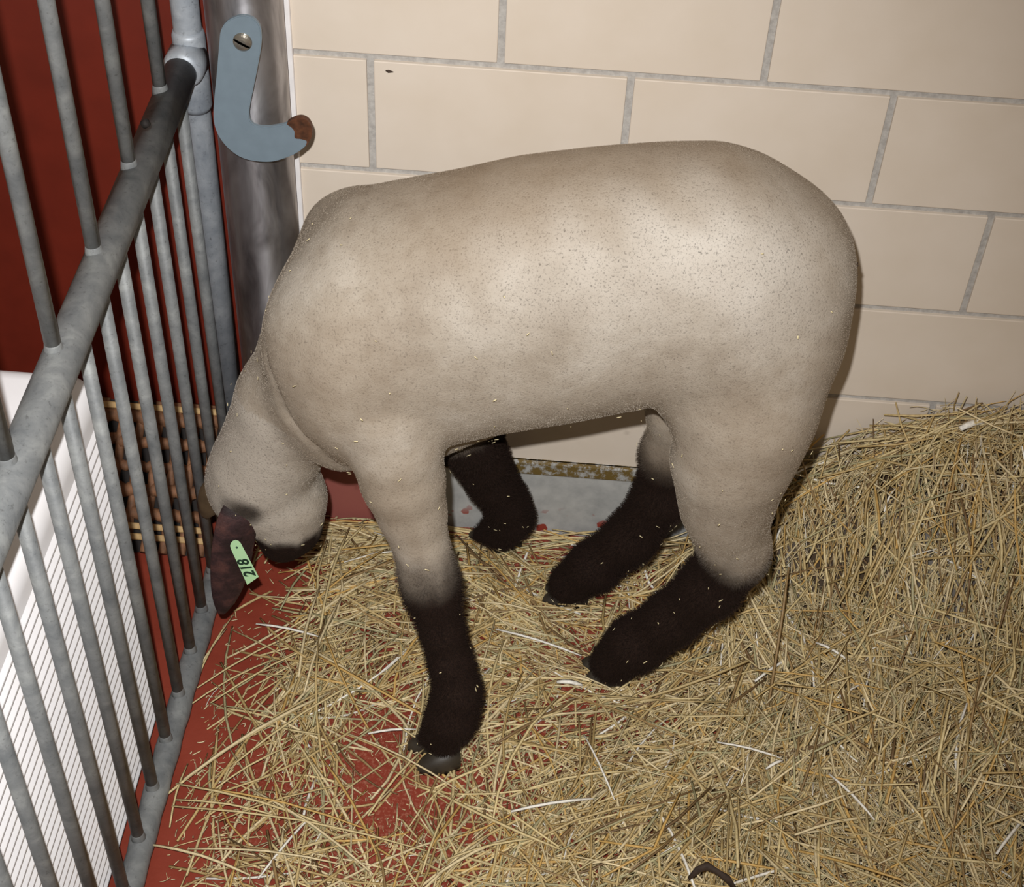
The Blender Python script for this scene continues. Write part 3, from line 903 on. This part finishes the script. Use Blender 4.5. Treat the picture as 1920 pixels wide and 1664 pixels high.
def scatter(n, lnr, wr, depth, seed, small=False, lift=0.0, steep=0.10, heap=False, longs=False):
    r = np.random.default_rng(seed)
    xy = np.stack([r.uniform(-.46, 1.45, n), r.uniform(-1.1, -.006, n)], 1)
    den = shep(xy, DP); h = np.maximum(shep(xy, HP), 0.002)
    if longs: den = den ** 1.1
    elif not small: den = den ** 1.6
    else: den = np.clip(den * 1.2 + 0.08, 0, 1)
    if heap: den = np.clip((h - .02) / .03, 0, 1)
    keep = r.uniform(0, 1, n) < den
    xy, h = xy[keep], h[keep]; m = len(xy)
    e = 0.02
    gx = (shep(xy + [e, 0], HP) - shep(xy - [e, 0], HP)) / (2 * e); gy = (shep(xy + [0, e], HP) - shep(xy - [0, e], HP)) / (2 * e)
    ang = r.uniform(0, 2 * np.pi, m)
    # straw swept around by the animal: loose local grain
    ang = np.where(r.uniform(0, 1, m) < .45, vnoise(np.c_[xy, 0 * xy[:, 0]], 6, 11) * 1.6 + r.normal(0, .35, m) + 0.9, ang)
    ang = np.where(xy[:, 1] > -.07, r.normal(0, .22, m), ang)          # laid along the foot of the wall
    ln = np.exp(r.uniform(np.log(lnr[0]), np.log(lnr[1]), m)); wid = r.uniform(*wr, m)
    slope = np.clip(gx * np.cos(ang) + gy * np.sin(ang), -.9, .9)
    tilt = np.arctan(slope) + r.normal(0, steep, m) * np.clip(h / .06, .12, 1.6)
    top = h * r.uniform(.9, 1.06, m) + 0.004
    z = np.maximum(top - depth * r.uniform(0, 1, m) * np.clip(h / .03, .1, 1), wid * .5 + 0.001) + lift
    c = np.c_[xy, z]
    tint = PAL[r.choice(len(PAL), m, p=PW / PW.sum())] * r.uniform(.8, 1.15, (m, 1))
    if small or heap: tint = tint * .75 + .25 * np.array(srgb(238, 226, 196)[:3])
    bend = r.normal(0, .22, (m, 2)); bend[:, 1] *= .4
    ctr, sd, up = strands(c, ang, tilt, ln, wid, bend, tint, None)
    low = ctr[..., 2].min(1) - wid * .5; ctr[..., 2] += np.maximum(0.0012 - low, 0)[:, None]
    ok = (ctr[..., 1].max(1) < -.013) & (ctr[..., 0].min(1) > -.365 - .0 * ctr[..., 0].min(1))
    for k in range(5): ok &= inside_body(ctr[:, k]) > 0.004
    flat = r.uniform(.3, .9, m)
    emit(ctr[ok], sd[ok], up[ok], wid[ok], flat[ok], tint[ok])


scatter(13500, (.04, .15), (.0024, .0048), .045, 1, steep=.2)
scatter(7800, (.09, .27), (.0028, .0050), .012, 2, steep=.12, longs=True)
scatter(48000, (.003, .018), (.0008, .0022), .010, 3, small=True)
scatter(7000, (.02, .09), (.0010, .0022), .006, 5, steep=.16)
scatter(26000, (.02, .085), (.0009, .0024), .022, 6, steep=.28, heap=True)
# stalks standing up at the top of the heap by the wall
r = np.random.default_rng(9); n = 260
c = np.c_[r.uniform(.42, 1.2, n), r.uniform(-.10, -.02, n), np.zeros(n)]
c[:, 2] = shep(c[:, :2], HP) + r.uniform(-.01, .012, n)
ln = r.uniform(.05, .13, n); ang = r.uniform(0, 6.28, n); tl = r.uniform(.3, 1.45, n); wid = r.uniform(.0012, .0028, n)
ctr, sd, up = strands(c, ang, tl, ln, wid, r.normal(0, .2, (n, 2)), None, None)
ok = ctr[..., 1].max(1) < -.012
emit(ctr[ok], sd[ok], up[ok], wid[ok], np.full(ok.sum(), .6), (PAL[r.choice(9, n, p=PW / PW.sum())] * .85)[ok])
# the packed straw underneath the loose stalks, gap shade painted into its dark colour
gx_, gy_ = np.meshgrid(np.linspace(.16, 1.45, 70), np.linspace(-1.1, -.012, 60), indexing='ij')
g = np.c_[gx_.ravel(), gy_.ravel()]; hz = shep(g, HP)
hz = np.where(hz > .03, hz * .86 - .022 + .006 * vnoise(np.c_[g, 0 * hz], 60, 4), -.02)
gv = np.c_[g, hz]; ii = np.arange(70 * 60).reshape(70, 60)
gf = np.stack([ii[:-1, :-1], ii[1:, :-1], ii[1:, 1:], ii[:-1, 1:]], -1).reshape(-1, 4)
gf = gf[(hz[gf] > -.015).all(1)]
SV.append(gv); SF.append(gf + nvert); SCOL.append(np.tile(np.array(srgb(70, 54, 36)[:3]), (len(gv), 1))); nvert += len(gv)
# the few long pale stalks that lie on top
for (x0, y0, x1, y1, wd, tc) in [(480, 1170, 600, 1195, .0045, 6), (1530, 1205, 1592, 1240, .005, 6), (1415, 1278, 1492, 1228, .0048, 6), (1345, 1392, 1470, 1424, .004, 6), (1468, 1426, 1436, 1442, .005, 6), (1555, 1452, 1640, 1538, .0045, 6),
                                 (1490, 1566, 1640, 1532, .0045, 2), (958, 1522, 1112, 1498, .005, 6), (1095, 1378, 1152, 1500, .0032, 6), (1858, 968, 1922, 918, .0055, 6), (1868, 1602, 1925, 1530, .0045, 6), (690, 1376, 780, 1368, .0045, 6), (1044, 1279, 1092, 1285, .008, 6),
                                 (283, 1584, 470, 1642, .0045, 2), (300, 1500, 560, 1330, .005, 0), (370, 1290, 600, 1170, .0035, 0), (330, 1470, 640, 1560, .004, 0), (470, 1480, 700, 1640, .004, 2), (690, 1530, 800, 1400, .004, 0), (560, 1270, 600, 1100, .0045, 2), (930, 1180, 1090, 1230, .0045, 6), (345, 1330, 525, 1232, .0032, 0), (395, 1318, 630, 1195, .0034, 0), (345, 1462, 620, 1298, .0056, 2), (330, 1500, 530, 1534, .0036, 0), (322, 1512, 800, 1596, .0036, 0), (352, 1300, 425, 1178, .003, 2), (366, 1285, 440, 1150, .0028, 0),
                                 (390, 1490, 545, 1398, .0034, 0), (398, 1280, 520, 1405, .0028, 1), (540, 1368, 645, 1562, .0036, 0), (500, 1432, 562, 1622, .003, 1), (602, 1420, 706, 1602, .004, 8), (652, 1376, 858, 1482, .0034, 2), (838, 1612, 1010, 1572, .004, 0), (440, 1432, 705, 1262, .004, 0), (352, 1592, 645, 1622, .0036, 2), (318, 1552, 352, 1432, .003, 0),
                                 (360, 1475, 700, 1560, .0036, 8), (410, 1540, 660, 1470, .003, 1), (860, 1120, 960, 1180, .003, 2), (880, 1010, 1010, 1080, .0034, 0), (1000, 1240, 1180, 1310, .003, 2), (620, 1060, 690, 980, .004, 0), (600, 1180, 655, 990, .0045, 0), (570, 1300, 640, 1120, .0042, 2), (790, 1640, 860, 1480, .0036, 0), (640, 1310, 830, 1420, .003, 0),
                                 (820, 1640, 960, 1570, .005, 2), (900, 1130, 1010, 1150, .004, 2), (1800, 804, 1846, 790, .012, 6), (1710, 1400, 1770, 1540, .004, 0), (1660, 1100, 1600, 1230, .005, 0), (1560, 930, 1590, 1080, .004, 2)]:
    hm = max(float(shep(np.array([fl2((x0 + x1) / 2, (y0 + y1) / 2, .02)]), HP)[0]), .006)
    for _ in range(3): hm = max(float(shep(np.array([fl2((x0 + x1) / 2, (y0 + y1) / 2, hm)]), HP)[0]), .006)
    a_, b_ = ray_to(x0, y0, 2, hm + .012), ray_to(x1, y1, 2, hm + .010)
    if min(a_[1], b_[1]) < -2 or max(a_[1], b_[1]) > -.012: continue
    tt = np.linspace(0, 1, 5)[:, None]; dv = (b_ - a_); lv = np.linalg.norm(dv); dn = dv / lv; sdv = np.array([-dn[1], dn[0], 0.])
    cc = a_ + dv * tt + sdv * ((0.03 if tc != 6 else .008) * lv * np.sin(math.pi * tt)); cc[:, 2] += .004 * np.sin(math.pi * tt[:, 0])
    emit(cc[None], sdv[None], np.array([[0, 0, 1.]]), np.array([wd]), np.array([.5]), PAL[tc][None])
Vs = np.concatenate(SV); Fs = np.concatenate(SF); Cs = np.concatenate(SCOL)
sme = bpy.data.meshes.new('straw_bedding')
sme.vertices.add(len(Vs)); sme.vertices.foreach_set('co', Vs.astype(np.float32).ravel())
sme.loops.add(Fs.size); sme.loops.foreach_set('vertex_index', Fs.ravel().astype(np.int32))
sme.polygons.add(len(Fs)); sme.polygons.foreach_set('loop_start', np.arange(0, Fs.size, 4, dtype=np.int32))
sme.update(calc_edges=True)
sa = sme.color_attributes.new('tint', 'FLOAT_COLOR', 'POINT')
sa.data.foreach_set('color', np.c_[Cs, np.ones(len(Cs))].astype(np.float32).ravel())
straw = link('straw_bedding', sme, M['straw'])
tag(straw, 'loose golden straw strewn over the red floor and heaped against the right of the wall', 'straw', kind='stuff')

# chaff caught in the fleece
bv = V[(V[:, 1] < -.22)]
r = np.random.default_rng(21)
nrm = None
sel = r.choice(len(V), 2600, replace=False)
vn = np.empty(len(bme.vertices) * 3, np.float32); bme.vertices.foreach_get('normal', vn); vn = vn.reshape(-1, 3)
score = np.clip(1.1 - (V[sel, 2] - .05) / .75, .05, 1) * (vn[sel, 1] < .1)
sel = sel[r.uniform(0, 1, len(sel)) < score * .24]
SV, SF, SCOL = [], [], []; nvert = 0
c = V[sel] + vn[sel] * 0.0062; nn = vn[sel]; m = len(c)
dr = np.cross(nn, r.normal(size=(m, 3))); dr /= np.linalg.norm(dr, axis=1)[:, None] + 1e-6; sd = np.cross(nn, dr)
ln = r.uniform(.002, .0065, m); t = np.linspace(-.5, .5, 5)
ctr = c[:, None, :] + dr[:, None, :] * (ln[:, None] * t)[..., None]
emit(ctr, sd, nn, r.uniform(.001, .002, m), np.full(m, .5), np.tile(np.array(srgb(236, 222, 178)[:3]), (m, 1)))
Vs = np.concatenate(SV); Fs = np.concatenate(SF)
cme = np_mesh('chaff', Vs, Fs)
sa = cme.color_attributes.new('tint', 'FLOAT_COLOR', 'POINT'); sa.data.foreach_set('color', np.c_[np.concatenate(SCOL), np.ones(len(Vs))].astype(np.float32).ravel())
ch = link('chaff', cme, M['straw']); tag(ch, 'tiny pale chaff flecks caught in the fleece of the sheep', 'chaff', kind='stuff')

# dark twig half buried in the straw
hz0 = 0.062
bm = bmesh.new()
pts = [np.array(ray_to(px, py, 2, hz0 + dz)) for px, py, dz in ((1292, 1648, -.012), (1308, 1632, .002), (1326, 1624, .006), (1345, 1634, .004), (1362, 1646, .0), (1376, 1664, -.014))]
tube(bm, pts, [.002, .0045, .0055, .0040, .0048, .003], 10)
for v in bm.verts: v.co += Vector(rng.normal(0, .0007, 3))
tw = from_bm('twig', bm, M['dung']); tag(tw, 'dark crooked twig half buried in the straw in front of the heap', 'twig')
# burrs on the rump
for px, py, r_b in ((1602, 499, .0042), (1602, 518, .0036)):
    bm = bmesh.new(); bmesh.ops.create_icosphere(bm, subdivisions=2, radius=r_b)
    for i, v in enumerate(bm.verts): v.co *= (1.45 if i % 4 == 0 else 0.85)
    o = from_bm('burr', bm, M['dung'], smooth=False); o.location = at(px, py, -0.236)
    tag(o, 'upper of two tiny dark burrs stuck on the rump of the sheep' if py < 510 else 'lower of two tiny dark burrs stuck on the rump of the sheep', 'burr', 'burrs on the rump')
